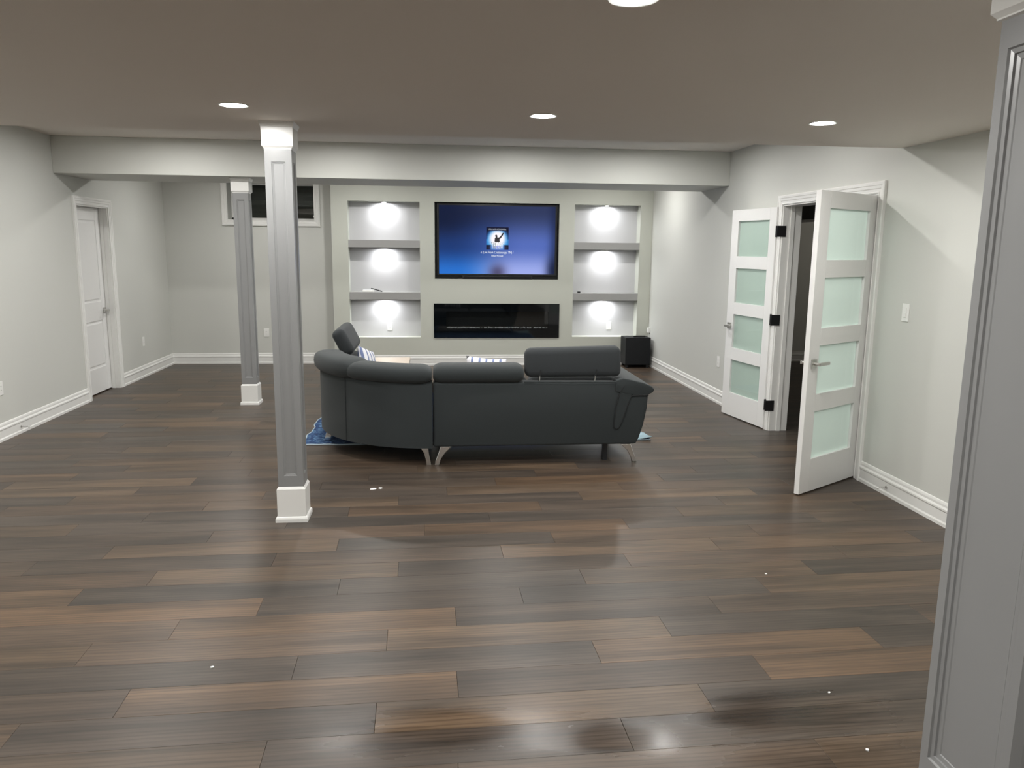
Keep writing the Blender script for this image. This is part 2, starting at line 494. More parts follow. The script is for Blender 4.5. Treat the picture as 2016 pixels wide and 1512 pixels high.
# casings
CASP = [(0, 0), (0, 0.012), (0.008, 0.013), (0.012, 0.009), (0.028, 0.011), (0.033, 0.016), (0.052, 0.018),
        (0.056, 0.022), (0.072, 0.023), (0.080, 0.019), (0.080, 0)]
def casing(name, mapf, u0, u1, z0, z1, closed=False, parent=None):
    rings = []
    for w, d in CASP:
        if closed:
            pts = [(u0 - w, z0 - w), (u0 - w, z1 + w), (u1 + w, z1 + w), (u1 + w, z0 - w)]
        else:
            pts = [(u0 - w, z0), (u0 - w, z1 + w), (u1 + w, z1 + w), (u1 + w, z0)]
        rings.append([mapf(u, z, d) for u, z in pts])
    mb = MB(); n = 4; k = len(rings)
    vs = [p for r in rings for p in r]; fs = []
    for j in range(k - 1):
        for i in range(n if closed else n - 1):
            fs.append((j * n + i, j * n + (i + 1) % n, (j + 1) * n + (i + 1) % n, (j + 1) * n + i))
    mb.add(vs, fs)
    if not closed:
        mb.add([r[0] for r in rings], [tuple(range(k))]); mb.add([r[3] for r in rings], [tuple(range(k))])
    o = mb.build(name, M['trim'], parent)
    return o if parent else struct(o)
mR = lambda u, z, d: (XR - d, u, z)
mL = lambda u, z, d: (XL + d, u, z)
mB = lambda u, z, d: (u, YB - d, z)
casing('trim_1', mR, DD0, DD1, 0, DDZ)
casing('trim_2', mL, LD0, LD1, 0, LDZ)
# jamb linings
def jamb(name, x0, x1, y0, y1, zt):
    mb = MB()
    mb.box(x0, x1, y0, y0 + 0.012, 0, zt); mb.box(x0, x1, y1 - 0.012, y1, 0, zt); mb.box(x0, x1, y0 + 0.012, y1 - 0.012, zt - 0.012, zt)
    # door stop strips
    xm = (x0 + x1) / 2
    mb.box(xm - 0.017, xm + 0.017, y0 + 0.012, y0 + 0.024, 0, zt - 0.012)
    mb.box(xm - 0.017, xm + 0.017, y1 - 0.024, y1 - 0.012, 0, zt - 0.012)
    return struct(mb.build(name, M['trim']))
jamb('trim_3', XR - 0.001, XR + 0.168, DD0, DD1, DDZ)
jamb('trim_4', XL - 0.132, XL + 0.001, LD0, LD1, LDZ)

# window
win = struct(empty('window_1', (0, 0, 0)), 'narrow dark basement window with white casing high on the back wall')
casing('casing', mB, WX0, WX1, WZ0, WZ1, True, win)
mb = MB()
yw = YB + 0.22
for a, b_, c, d in ((WX0, WX1, WZ0, WZ0 + 0.035), (WX0, WX1, WZ1 - 0.035, WZ1), (WX0, WX0 + 0.03, WZ0, WZ1), (WX1 - 0.03, WX1, WZ0, WZ1)):
    mb.box(a, b_, yw, yw + 0.05, c, d)
mb.box((WX0 + WX1) / 2 - 0.02, (WX0 + WX1) / 2 + 0.02, yw, yw + 0.05, WZ0, WZ1)
mb.build('sash_frame', M['vinyl'], win)
for a, b_ in ((WX0 + 0.03, (WX0 + WX1) / 2 - 0.02), ((WX0 + WX1) / 2 + 0.02, WX1 - 0.03)):
    bx(a, b_, yw + 0.022, yw + 0.027, WZ0 + 0.035, WZ1 - 0.035).build('pane', M['pane'], win)
mb = MB().box(WX1 - 0.045, WX1 - 0.02, yw - 0.012, yw, WZ0 + 0.05, WZ0 + 0.075)
mb.build('latch', M['plate'], win, bevel=0.003)
# corrugated window well outside
prof = []
for k in range(41):
    z = 1.6 + k * 0.03
    prof.append((yw + 0.55 + 0.012 * math.sin(k * math.pi / 2), z))
mb = MB()
vs = []; fs = []
for y, z in prof: vs += [(WX0 - 0.5, y, z), (WX1 + 0.5, y, z)]
for k in range(40): fs.append((2 * k, 2 * k + 1, 2 * k + 3, 2 * k + 2))
mb.add(vs, fs); struct(mb.build('window_well', M['well'], fix=False))

# ------------------------------------------------------------------ floor
floor = struct(bx(XL - 0.13, RX1, YREAR - 0.12, YB + 0.3, -0.12, -0.009).build('floor', M['sub']))
TILT, PITCH, OFF, PLEN = 0.019, 0.18475, 0.048, 1.216
TONE = {'L': (0.080, 0.050, 0.029), 'M': (0.062, 0.041, 0.027), 'B': (0.067, 0.043, 0.026),
        'D': (0.046, 0.033, 0.024), 'G': (0.050, 0.038, 0.029)}
JN = {11: [(1.29, 'MB')], 12: [(-0.56, 'BG'), (0.65, 'DG')], 13: [(-0.21, 'DL'), (1.0, 'LD')],
      14: [(-1.13, 'DL'), (0.08, 'LD'), (1.3, 'DL')], 15: [(-0.55, 'DG'), (0.66, 'DL'), (1.87, 'LD')],
      16: [(-0.2, 'ML'), (1.03, 'LD')], 17: [(-1.12, 'ML'), (0.1, 'LD')], 18: [(-0.8, 'LD'), (0.42, 'DG'), (1.63, 'DL')],
      19: [(-1.68, 'LD'), (0.75, 'DL'), (1.97, 'LD')], 20: [(-1.4, 'ML'), (-0.19, 'LD'), (1.03, 'DM'), (2.23, 'MB')],
      21: [(-2.06, 'MD'), (-0.86, 'DM'), (0.37, 'ML'), (1.58, 'LL')], 22: [(-1.75, 'DL'), (-0.53, 'LD'), (0.68, 'DB')],
      23: [(-1.27, 'DM'), (-0.06, 'ML'), (1.15, 'LD')], 24: [(-2.09, 'LD'), (0.35, 'DB'), (1.56, 'DL')],
      25: [(-0.53, 'DL'), (0.69, 'LD')], 26: [(-0.23, 'LM'), (0.98, 'DL'), (2.19, 'LD')], 27: [(-2.34, 'DL')],
      28: [(0.44, 'DL')], 29: [(-1.68, 'LD'), (0.75, 'DM')], 30: [(-2.55, 'LD'), (2.31, 'DM')],
      31: [(-2.26, 'DL')], 33: [(-2.83, 'MD'), (2.0, 'MD')], 35: [(-3.41, 'MD')], 37: [(-2.85, 'LD')]}
ct, st = math.cos(TILT), math.sin(TILT)
planks = []       # (a0, a1, row, tone)
last = 0.3
for row in range(-16, 61):
    b_ = OFF + PITCH * (row + 0.5)
    y = b_
    joints = JN.get(row)
    if joints: ph = joints[0][0]
    else:
        ph = last + random.choice((0.35, 0.45, 0.62, 0.78)) 
    last = ph % PLEN
    known = {}
    if joints:
        for x, t in joints:
            k = round((x - ph) / PLEN)
            known[k - 1] = t[0]; known[k] = t[1]
    xmax = XR + 0.02 if not (3.7 < y) else RX1 - 0.01
    k = math.floor((XL - 0.13 - ph) / PLEN)
    prev = None
    while True:
        x0, x1 = ph + k * PLEN, ph + (k + 1) * PLEN
        if x0 > xmax: break
        x0c, x1c = max(x0, XL - 0.13), min(x1, xmax)
        t = known.get(k)
        if t is None:
            t = random.choice([q for q in 'LMDDMBG' if q != prev])
        prev = t
        if x1c - x0c > 0.03:
            planks.append((x0c, x1c, row, t, x1 - x0 - (x1c - x0c) < 1e-6))
        k += 1

def plank_geo(L, w, g=0.0003, c=0.0008, th=0.009):
    a, b2 = L / 2 - g, w / 2 - g
    return ([(-a, -b2, -th), (a, -b2, -th), (a, b2, -th), (-a, b2, -th),
             (-a, -b2, -c), (a, -b2, -c), (a, b2, -c), (-a, b2, -c),
             (-a + c, -b2 + c, 0), (a - c, -b2 + c, 0), (a - c, b2 - c, 0), (-a + c, b2 - c, 0)],
            [(0, 3, 2, 1), (0, 1, 5, 4), (1, 2, 6, 5), (2, 3, 7, 6), (3, 0, 4, 7),
             (4, 5, 9, 8), (5, 6, 10, 9), (6, 7, 11, 10), (7, 4, 8, 11), (8, 9, 10, 11)])
def centre(p):
    x0, x1, row, t, full = p
    b_ = OFF + PITCH * (row + 0.5)
    xm = (x0 + x1) / 2
    return xm, b_ + TILT * xm
def in_view(p):
    x0, x1, row, t, full = p
    y = OFF + PITCH * (row + 0.5)
    if y < 1.75 or y > 11.1: return False
    lo = -0.56 * y - 0.25; hi = 0.86 * y + 0.1
    return x1 > lo and x0 < min(hi, XR + 0.02)
vis = sorted([p for p in planks if in_view(p)], key=lambda p: OFF + PITCH * p[2] + 0.25 * abs((p[0] + p[1]) / 2))
single = set(vis[:300])
v_, f_ = plank_geo(PLEN, PITCH)
full_mesh = MB().add(v_, f_).mesh('plank', fix=False); full_mesh.materials.append(M['plank'])
rest = MB(); rest_t = []
for p in planks:
    x0, x1, row, t, full = p
    xm, ym = centre(p)
    j = random.uniform(0.86, 1.14); h = random.uniform(-0.05, 0.05)
    tone = (TONE[t][0] * j * (1 + h), TONE[t][1] * j, TONE[t][2] * j * (1 - h), 1.0)
    if p in single:
        if full: me = full_mesh
        else:
            vv, ff = plank_geo(x1 - x0, PITCH)
            me = MB().add(vv, ff).mesh('plank', fix=False); me.materials.append(M['plank'])
        o = D.objects.new('plank', me); COL.objects.link(o)
        o.location = (xm, ym, 0); o.rotation_euler = (0, 0, TILT); o.parent = floor; o.color = tone
    else:
        vv, ff = plank_geo(x1 - x0, PITCH)
        vv = [(xm + a * ct - b2 * st, ym + a * st + b2 * ct, z) for a, b2, z in vv]
        rest.add(vv, ff)
        rest_t += [(tone[0], tone[1], tone[2], random.random())] * len(ff)
ro = rest.build('plank_field', M['plankf'], floor, fix=False)
ro['kind'] = 'stuff'
ca = ro.data.color_attributes.new('tone', 'FLOAT_COLOR', 'CORNER')
for poly in ro.data.polygons:
    for li in poly.loop_indices: ca.data[li].color = rest_t[poly.index]

# ------------------------------------------------------------------ columns
def column(name, cx, cy_, top, label, bw=0.19, body=0.168, sw=0.148, cap=0.172, capt=0.192, stile=0.036, mould=0.012,
           base_h=0.215, cap_h=0.147, panel_z=(0.285, None), deep=0.010):
    t = empty(name, (cx, cy_, 0))
    tag(t, label, 'column')
    h = sw / 2
    zc = top - cap_h
    pz0, pz1 = panel_z[0], zc - 0.068
    # base: plinth moulding, body, chamfered top
    def rings(spec):
        return [[(-r, -r, z), (r, -r, z), (r, r, z), (-r, r, z)] for r, z in spec]
    MB().loft(rings([(bw / 2, 0), (bw / 2, 0.020), (bw / 2 - 0.004, 0.030), (body / 2, 0.034), (body / 2, base_h - 0.012),
                     (body / 2 - 0.008, base_h), (h, base_h + 0.003)])).build('base', M['trim'], t)
    MB().loft(rings([(h, zc - 0.003), (cap / 2 - 0.010, zc), (cap / 2 - 0.010, zc + 0.004), (cap / 2, zc + 0.016), (cap / 2, top - 0.030),
                     (cap / 2 + 0.003, top - 0.026), (capt / 2 - 0.002, top - 0.010), (capt / 2, top - 0.006), (capt / 2, top - 0.0005)])).build('cap', M['trim'], t)
    # shaft: four faces with a stepped moulding around a recessed panel
    sh = MB()
    faces = [((1, 0), (0, -1)), ((0, 1), (1, 0)), ((-1, 0), (0, 1)), ((0, -1), (-1, 0))]
    for (ux, uy), (nx, ny) in faces:
        def P(u, z, d):
            return (ux * u + nx * (h - d), uy * u + ny * (h - d), z)
        z0, z1 = base_h, zc
        outer = [(-h, z0), (h, z0), (h, z1), (-h, z1)]
        loops = [[(a, b2, 0.0) for a, b2 in outer]]
        for off, d in ((0, 0.0), (0.10 * mould, deep * 0.35), (0.45 * mould, deep * 0.45), (0.5 * mould, deep * 0.75), (0.9 * mould, deep * 0.85), (mould, deep)):
            a = h - stile - off
            loops.append([(-a, pz0 + off, d), (a, pz0 + off, d), (a, pz1 - off, d), (-a, pz1 - off, d)])
        vs = [P(*q) for L in loops for q in L]
        fs = []
        for k in range(len(loops) - 1):
            for i in range(4):
                fs.append((k * 4 + i, k * 4 + (i + 1) % 4, (k + 1) * 4 + (i + 1) % 4, (k + 1) * 4 + i))
        sh.add(vs, fs)
        L = loops[-1]
        e = 0.0004
        pm = MB().add([P(u, z, d - e) for u, z, d in L] + [P(u, z, d + 0.004) for u, z, d in L],
                      [(0, 1, 2, 3), (7, 6, 5, 4), (0, 1, 5, 4), (1, 2, 6, 5), (2, 3, 7, 6), (3, 0, 4, 7)])
        pm.build('panel', M['colgrey'], t)
    sh.build('shaft', M['colgrey'], t)
    return t
column('column', -0.850, 4.667, H1, 'slim grey panelled column with white base and cap, in front of the sofa')
column('column', -1.899, 8.270, HB, 'slim grey panelled column farther back, under the bulkhead before the window')
column('column', 1.466, 1.637, H1, 'large grey panelled column cut off by the right edge of the photo',
       bw=0.36, body=0.335, sw=0.302, cap=0.338, capt=0.37, stile=0.029, mould=0.031, panel_z=(0.305, None), deep=0.016)

# ------------------------------------------------------------------ doors
def lever(parent, u, z, side, flip, thick):
    """lever handle at leaf coordinate u; side -1 = front face (y=-thick), +1 = back face (y=0)"""
    y0 = -thick if side < 0 else 0.0
    s = -1 if side < 0 else 1
    h = MB()
    h.box(u - 0.03, u + 0.03, min(y0, y0 + s * 0.008), max(y0, y0 + s * 0.008), z - 0.03, z + 0.03)
    h.tube([(u, y0, z), (u, y0 + s * 0.05, z)], 0.011, 12)
    o = h.build('handle', M['nickel'], parent, bevel=0.0)
    l = MB()
    a, b_ = sorted((u + flip * 0.012 * -1, u + flip * 0.115))
    l.box(a, b_, min(y0 + s * 0.042, y0 + s * 0.056), max(y0 + s * 0.042, y0 + s * 0.056), z - 0.011, z + 0.011)
    l.build('lever', M['nickel'], o, bevel=0.003)
    return o

LW, LH, LT = 0.755, 2.028, 0.036
LITES = [(0.240, 0.572), (0.690, 1.022), (1.137, 1.472), (1.587, 1.920)]
def glazed_leaf(name, hinge, rz, label, hinge_side):
    """leaf in local coords: u = +X from the hinge, thickness 0..-LT in local Y"""
    t = struct(empty(name, (hinge[0], hinge[1], 0), rz), label)
    z0 = 0.010
    u0, u1 = 0.108, 0.632
    for a, b_ in ((0.0, u0), (u1, LW)):
        bx(a, b_, -LT, 0, z0, LH).build('stile', M['door'], t, bevel=0.0012, bseg=1)
    zz = [z0] + [v for l in LITES for v in l] + [LH]
    for k in range(0, len(zz), 2):
        bx(u0, u1, -LT, 0, zz[k], zz[k + 1]).build('rail', M['door'], t)
    for a, b_ in LITES:
        pn = bx(u0 - 0.004, u1 + 0.004, -LT / 2 - 0.003, -LT / 2 + 0.003, a - 0.004, b_ + 0.004).build('pane', M['clear'], t)
        pn.data.materials.append(M['frost'])            # the inner surface is etched, the rest is clear
        for f in pn.data.polygons:
            if f.normal.y < -0.9: f.material_index = 1
    for z in (0.237, 1.025, 1.814):
        hb = MB()
        hb.tube([(-0.006, hinge_side, z - 0.05), (-0.006, hinge_side, z + 0.05)], 0.0075, 10)
        hb.box(-0.004, -0.0005, -LT + 0.002, -0.002, z - 0.05, z + 0.05)
        hb.build('hinge', M['hinge'], t)
    return t
d = Vector((2.501 - 3.110, 4.867 - 5.262)); rz1 = math.atan2(d.y, d.x)
L1 = glazed_leaf('door_1', (3.104, 5.262), rz1, 'white door leaf with four frosted panes standing open towards the camera', -LT)
lever(L1, LW - 0.062, 0.905, +1, -1, LT)
lever(L1, LW - 0.062, 0.905, -1, -1, LT)
d = Vector((2.967 - 3.09, 7.53 - 6.75)); rz2 = math.atan2(d.y, d.x)
L2 = glazed_leaf('door_2', (3.062, 6.800), rz2, 'white door leaf with four frosted panes folded back against the wall', 0.0)
lever(L2, LW - 0.062, 0.905, +1, -1, LT)
lever(L2, LW - 0.062, 0.905, -1, -1, LT)
# hinge leaves that bridge leaf and jamb on the folded-back door
for z in (0.237, 1.025, 1.814):
    bx(XR - 0.052, XR + 0.030, 6.732, 6.738, z - 0.048, z + 0.048).build('hinge_plate', M['hinge'], L2).matrix_parent_inverse = L2.matrix_world.inverted()
bpy.context.view_layer.update()
for o in L2.children:
    if o.name.startswith('hinge_plate'):
        o.matrix_parent_inverse = (Matrix.Translation((3.062, 6.800, 0)) @ Matrix.Rotation(rz2, 4, 'Z')).inverted()

# panelled door in the left wall
t = struct(empty('door_3', (0, 0, 0)), 'white two-panel door set back in the left wall')
xf = XL - 0.085
y0, y1 = LD0 + 0.014, LD1 - 0.014
bx(xf - 0.035, xf - 0.008, y0, y1, 0.012, LDZ - 0.014).build('slab', M['door'], t)
def fb(a, b_, c, d_, nm):
    bx(xf - 0.010, xf, a, b_, c, d_).build(nm, M['door'], t, bevel=0.003)
fb(y0, y0 + 0.115, 0.012, LDZ - 0.014, 'stile'); fb(y1 - 0.115, y1, 0.012, LDZ - 0.014, 'stile')
for c, d_ in ((0.012, 0.285), (0.80, 1.01), (1.890, LDZ - 0.014)):
    fb(y0 + 0.115, y1 - 0.115, c, d_, 'rail')
for c, d_ in ((0.285, 0.80), (1.01, 1.890)):
    a, b_ = y0 + 0.115, y1 - 0.115
    MB().loft([[(xf - 0.009, a + o, c + o), (xf - 0.009, b_ - o, c + o), (xf - 0.009, b_ - o, d_ - o), (xf - 0.009, a + o, d_ - o)] if k == 0 else
               [(xf - 0.002, a + o, c + o), (xf - 0.002, b_ - o, c + o), (xf - 0.002, b_ - o, d_ - o), (xf - 0.002, a + o, d_ - o)]
               for k, o in ((0, 0.016), (1, 0.034))]).build('raised_panel', M['door'], t)
hz, hy = 0.905, y1 - 0.06
hm = bx(xf, xf + 0.008, hy - 0.03, hy + 0.03, hz - 0.03, hz + 0.03)
hm.tube([(xf, hy, hz), (xf + 0.055, hy, hz)], 0.011, 12)
ho = hm.build('handle', M['nickel'], t)
bx(xf + 0.044, xf + 0.058, hy - 0.115, hy + 0.012, hz - 0.011, hz + 0.011).build('lever', M['nickel'], ho, bevel=0.003)

# ------------------------------------------------------------------ ceiling lights
lp = MB().lathe([(0.058, 0.0), (0.061, -0.004), (0.069, -0.005), (0.073, -0.002), (0.073, 0.0)], 0, 0, 32).mesh('trim_ring', smooth=True)
lp.materials.append(M['trim'])
ll = MB().lathe([(0.0001, -0.0025), (0.060, -0.0025), (0.060, 0.0)], 0, 0, 32).mesh('lens')
ll.materials.append(M['lamp'])
def ceiling_light(x, y, z, label, group):
    e = tag(empty('ceiling_light', (x, y, z)), label, 'ceiling light', group)
    for nm, me in (('trim_ring', lp), ('lens', ll)):
        o = D.objects.new(nm, me); COL.objects.link(o); o.parent = e
G1 = 'recessed lights in the low ceiling'
ceiling_light(-0.961, 4.10, H1, 'recessed ceiling light glowing just left of the front column cap', G1)
ceiling_light(0.578, 4.16, H1, 'recessed ceiling light glowing above the television, middle of the far row', G1)
ceiling_light(2.085, 4.14, H1, 'recessed ceiling light glowing above the open double doors', G1)
ceiling_light(0.553, 2.225, H1, 'recessed ceiling light cut off by the top edge of the photo', G1)
for x in (-2.5,): ceiling_light(x, 4.1, H1, 'recessed light in the low ceiling outside the photo', 'recessed lights overhead outside the photo')
for x in (-2.5, -0.98, 2.1): ceiling_light(x, 2.22, H1, 'recessed light in the low ceiling outside the photo', 'recessed lights overhead outside the photo')
for y in (0.35,):
    for x in (-2.5, -0.98, 0.56, 2.1): ceiling_light(x, y, H1, 'recessed light in the low ceiling outside the photo', 'recessed lights overhead outside the photo')
G2 = 'recessed lights in the raised ceiling hidden behind the ceiling edge'
for x in (-2.3, -0.9, 0.9, 2.0): ceiling_light(x, 5.76, H2, 'recessed light hidden in the raised ceiling before the bulkhead', G2)
for x in (-2.4, -0.85, 0.85, 2.1): ceiling_light(x, 7.24, H2, 'recessed light hidden in the raised ceiling before the bulkhead', G2)
for x in (-2.4, -0.8, 0.8, 2.4): ceiling_light(x, 9.88, H2, 'recessed light hidden in the raised ceiling behind the bulkhead', 'recessed lights hidden behind the bulkhead')

# ------------------------------------------------------------------ niches: shelves, puck lights
SH = [(1.632, 1.732), (0.920, 1.024)]
for side, (a, b_, c, d_) in (('left', NL), ('right', NR)):
    for k, (z0, z1) in enumerate(SH):
        o = bx(a + 0.001, b_ - 0.001, YF + 0.002, YF + 0.189, z0, z1).build('niche_shelf', M['shelf'], bevel=0.002)
        tag(o, 'thick grey %s shelf in the niche %s of the television' % (('upper', 'lower')[k], side), 'shelf', 'built-in niche shelves')
    for k, zt in enumerate((d_, SH[0][0], SH[1][0])):
        cx = (a + b_) / 2
        e = tag(empty('puck_light', (cx, YF + 0.085, zt)), 'small puck light at the top of the %s compartment %s of the television' % (('top', 'middle', 'bottom')[k], side), 'light', 'niche puck lights')
        MB().lathe([(0.036, 0), (0.036, -0.010), (0.028, -0.011)], 0, 0, 24).build('rim', M['trim'], e)
        MB().lathe([(0.0001, -0.0085), (0.029, -0.0085)], 0, 0, 24).build('lens', M['puck'], e, fix=False)

# ------------------------------------------------------------------ outlets and switch
def plate(name, label, mapf, cat, n=2, w=0.072, h=0.116, group='electrical plates'):
    t = tag(empty(name), label, cat, group)
    def pb(u0, u1, z0, z1, d0, d1):
        vs = [mapf(u, z, dd) for dd in (d0, d1) for u, z in ((u0, z0), (u1, z0), (u1, z1), (u0, z1))]
        return MB().add(vs, [(0, 3, 2, 1), (4, 5, 6, 7), (0, 1, 5, 4), (1, 2, 6, 5), (2, 3, 7, 6), (3, 0, 4, 7)])
    pb(-w / 2, w / 2, -h / 2, h / 2, 0, 0.006).build('cover_plate', M['plate'], t, bevel=0.002)
    ins = pb(-0.0165, 0.0165, -0.033, 0.033, 0.006, 0.0085).build('insert', M['plate'], t, bevel=0.001)
    if n == 2:
        for zc in (-0.017, 0.017):
            for uc in (-0.006, 0.006):
                pb(uc - 0.001, uc + 0.001, zc - 0.004, zc + 0.004, 0.0085, 0.0089).build('slot', M['slot'], ins)
    else:
        pb(-0.013, 0.013, -0.029, 0.0, 0.0085, 0.0115).build('rocker', M['plate'], ins)
    return t
def at_r(y, z): return lambda u, w, d: (XR - d, y + u, z + w)
def at_l(y, z): return lambda u, w, d: (XL + d, y - u, z + w)
def at_b(x, z, yy): return lambda u, w, d: (x + u, yy - d, z + w)
plate('wall_outlet', 'white outlet low on the back wall between the two columns', at_b(-2.314, 0.437, YB), 'outlet')
plate('wall_outlet', 'white outlet on the left wall between the door and the corner', at_l(10.08, 0.444), 'outlet')
plate('wall_outlet', 'white outlet on the left wall cut by the photo edge', at_l(6.79, 0.440), 'outlet')
plate('wall_outlet', 'white outlet on the right wall beside the folded-back door', at_r(8.09, 0.450), 'outlet')
plate('wall_outlet', 'white outlet in the bottom left niche compartment', at_b(-0.598, 0.535, YF + 0.19), 'outlet')
plate('wall_outlet', 'white outlet in the bottom right niche compartment', at_b(2.555, 0.548, YF + 0.19), 'outlet')
plate('light_switch', 'white rocker light switch on the right wall', at_r(4.815, 1.252), 'switch', n=1)

# spring door stops
def doorstop(label, x, sgn, y, z):
    t = tag(empty('door_stop', (x, y, z)), label, 'door stop', 'baseboard door stops')
    pts = []
    for k in range(73):
        a = k * math.pi / 6
        pts.append((sgn * (0.004 + 0.058 * k / 72), 0.0055 * math.cos(a), 0.0055 * math.sin(a) - 0.004 * (k / 72) ** 2))
    MB().tube(pts, 0.0014, 5).build('spring', M['nickel'], t)
    MB().tube([(0, 0, 0), (sgn * 0.006, 0, 0)], 0.009, 12).build('base', M['nickel'], t)
    MB().tube([(sgn * 0.060, 0, -0.004), (sgn * 0.074, 0, -0.004)], [0.008, 0.006], 12).build('tip', M['plate'], t)
doorstop('small spring door stop on the left baseboard', XL + 0.014, 1, 7.03, 0.060)
doorstop('small spring door stop on the right baseboard', XR - 0.014, -1, 4.82, 0.060)

# ------------------------------------------------------------------ television
tv = tag(empty('television', (0, 0, 0)), 'large wall television showing a blue music screen in the recess', 'television')
bx(0.046, 1.762, YF + 0.06, YF + 0.186, 1.218, 2.246).build('recess_back', M['matblack'], tv)
bx(0.072, 1.742, YF + 0.022, YF + 0.062, 1.262, 2.236).build('body', M['black'], tv, bevel=0.004)
SX0, SX1, SZ0, SZ1 = 0.100, 1.714, 1.283, 2.212
def pic_grid(x0, x1, z0, z1, y, nx, nz, fn, name, parent):
    vs = []; fs = []; cs = []
    for j in range(nz + 1):
        for i in range(nx + 1):
            u, v = i / nx, j / nz
            vs.append((x0 + (x1 - x0) * u, y, z0 + (z1 - z0) * v)); cs.append(fn(u, v))
    for j in range(nz):
        for i in range(nx):
            a = j * (nx + 1) + i
            fs.append((a, a + 1, a + nx + 2, a + nx + 1))
    o = MB().add(vs, fs).build(name, M['screen'], parent, fix=False)
    at = o.data.color_attributes.new('pic', 'FLOAT_COLOR', 'POINT')
    for i, c in enumerate(cs): at.data[i].color = tuple(c) + (1,)
    return o
def lin(c): return tuple(((x / 255 + 0.055) / 1.055) ** 2.4 if x > 10 else x / 255 / 12.92 for x in c)
def mixc(a, b_, t):
    t = max(0, min(1, t)); return tuple(p * (1 - t) + q * t for p, q in zip(a, b_))
def sst(a, b_, x):
    t = max(0, min(1, (x - a) / (b_ - a))); return t * t * (3 - 2 * t)
def screen_fn(u, v):
    top = mixc((16, 28, 62), (46, 56, 92), sst(0.1, 0.8, u))
    bot = mixc((38, 112, 205), (158, 172, 236), sst(0.15, 0.62, u))
    mid = mixc((22, 56, 118), (84, 108, 186), sst(0.1, 0.75, u))
    c = mixc(bot, mid, sst(0.02, 0.42, v)) if v < 0.42 else mixc(mid, top, sst(0.42, 0.95, v))
    c = mixc(c, (10, 22, 52), 0.8 * math.exp(-((u - 0.03) / 0.22) ** 2 - ((v - 0.80) / 0.24) ** 2))
    c = mixc(c, (70, 62, 92), 0.85 * math.exp(-((u - 0.50) / 0.075) ** 2 - ((v - 0.02) / 0.13) ** 2))
    c = mixc(c, (12, 18, 44), 0.95 * math.exp(-((u - 1.0) / 0.07) ** 2 - ((v - 0.05) / 0.22) ** 2))
    c = mixc(c, (18, 30, 66), 0.6 * math.exp(-((u - 1.0) / 0.05) ** 2))
    return lin(c)
scr = pic_grid(SX0, SX1, SZ0, SZ1, YF + 0.0215, 64, 36, screen_fn, 'screen', tv)
AX0, AX1, AZ0, AZ1 = 0.752, 1.062, 1.618, 1.925
def art_fn(u, v):
    d = math.hypot(u - 0.5, (v - 0.48) * 0.95)
    c = mixc((255, 250, 255), (60, 150, 225), sst(0.22, 0.50, d))
    c = mixc(c, (8, 12, 48), sst(0.36, 0.62, d + 0.10 * (v - 0.5)) * (1 if v > 0.45 else 0.35))
    if v > 0.82: c = mixc(c, (6, 8, 40), sst(0.80, 0.90, v))
    if v < 0.22 and abs(u - 0.5) > 0.24: c = mixc(c, (10, 14, 38), sst(0.24, 0.36, abs(u - 0.5)))
    if v < 0.16: c = mixc(c, (150, 150, 225), 0.7 * (1 - abs(u - 0.5) * 2))
    return lin(c)
pic_grid(AX0, AX1, AZ0, AZ1, YF + 0.0208, 40, 40, art_fn, 'cover_picture', tv)
def flat(name, pts, m, y, parent):
    q = [(AX0 + (AX1 - AX0) * u, AZ0 + (AZ1 - AZ0) * v) for u, v in pts]
    return MB().prism(q, 'y', y, y + 0.0003).build(name, m, parent)
flat('cover_figure', [(0.37, 0.36), (0.38, 0.50), (0.42, 0.56), (0.39, 0.62), (0.42, 0.67), (0.47, 0.66), (0.50, 0.61), (0.49, 0.55), (0.55, 0.54),
                      (0.61, 0.57), (0.69, 0.68), (0.74, 0.76), (0.79, 0.74), (0.73, 0.62), (0.64, 0.50), (0.59, 0.46), (0.61, 0.36), (0.57, 0.33), (0.43, 0.33)], M['dark_glow'], YF + 0.0203, scr)
def text(body, cx, cz, width, height, name, m, y, parent, spacing=1.0):
    cu = D.curves.new(name, 'FONT'); cu.body = body; cu.align_x = 'CENTER'; cu.align_y = 'CENTER'; cu.space_character = spacing
    o = D.objects.new(name, cu); COL.objects.link(o)
    bpy.context.view_layer.update()
    me = D.meshes.new_from_object(o.evaluated_get(bpy.context.evaluated_depsgraph_get()))
    D.objects.remove(o)
    xs = [v.co.x for v in me.vertices]; ys = [v.co.y for v in me.vertices]
    sx = width / (max(xs) - min(xs)); sy = height / (max(ys) - min(ys))
    mx, my = (max(xs) + min(xs)) / 2, (max(ys) + min(ys)) / 2
    for v in me.vertices:
        v.co = ((v.co.x - mx) * sx + cx, y, (v.co.y - my) * sy + cz)
    me.materials.clear(); me.materials.append(m)
    p = D.objects.new(name, me); COL.objects.link(p); p.parent = parent
    return p
text('e (Live From Chattanooga, TN) /', 0.904, 1.578, 0.455, 0.044, 'caption_text', M['white_glow'], YF + 0.0206, scr)
text('William McDowell', 0.904, 1.534, 0.165, 0.026, 'caption_text', M['white_glow'], YF + 0.0206, scr)
text('WILLIAM MCDOWELL', 0.905, 1.898, 0.245, 0.018, 'cover_text', M['white_glow'], YF + 0.0202, scr, 1.4)
text('THE CRY', 0.905, 1.675, 0.165, 0.085, 'cover_text', M['dark_glow'], YF + 0.0202, scr)
text('THE CRY', 0.908, 1.676, 0.160, 0.080, 'cover_text', M['white_glow'], YF + 0.0199, scr)
sb = tag(empty('soundbar'), 'slim black soundbar along the lower edge of the television', 'soundbar')
bx(0.42, 1.40, YF + 0.003, YF + 0.021, 1.2122, 1.258).build('body', M['black'], sb, bevel=0.006)
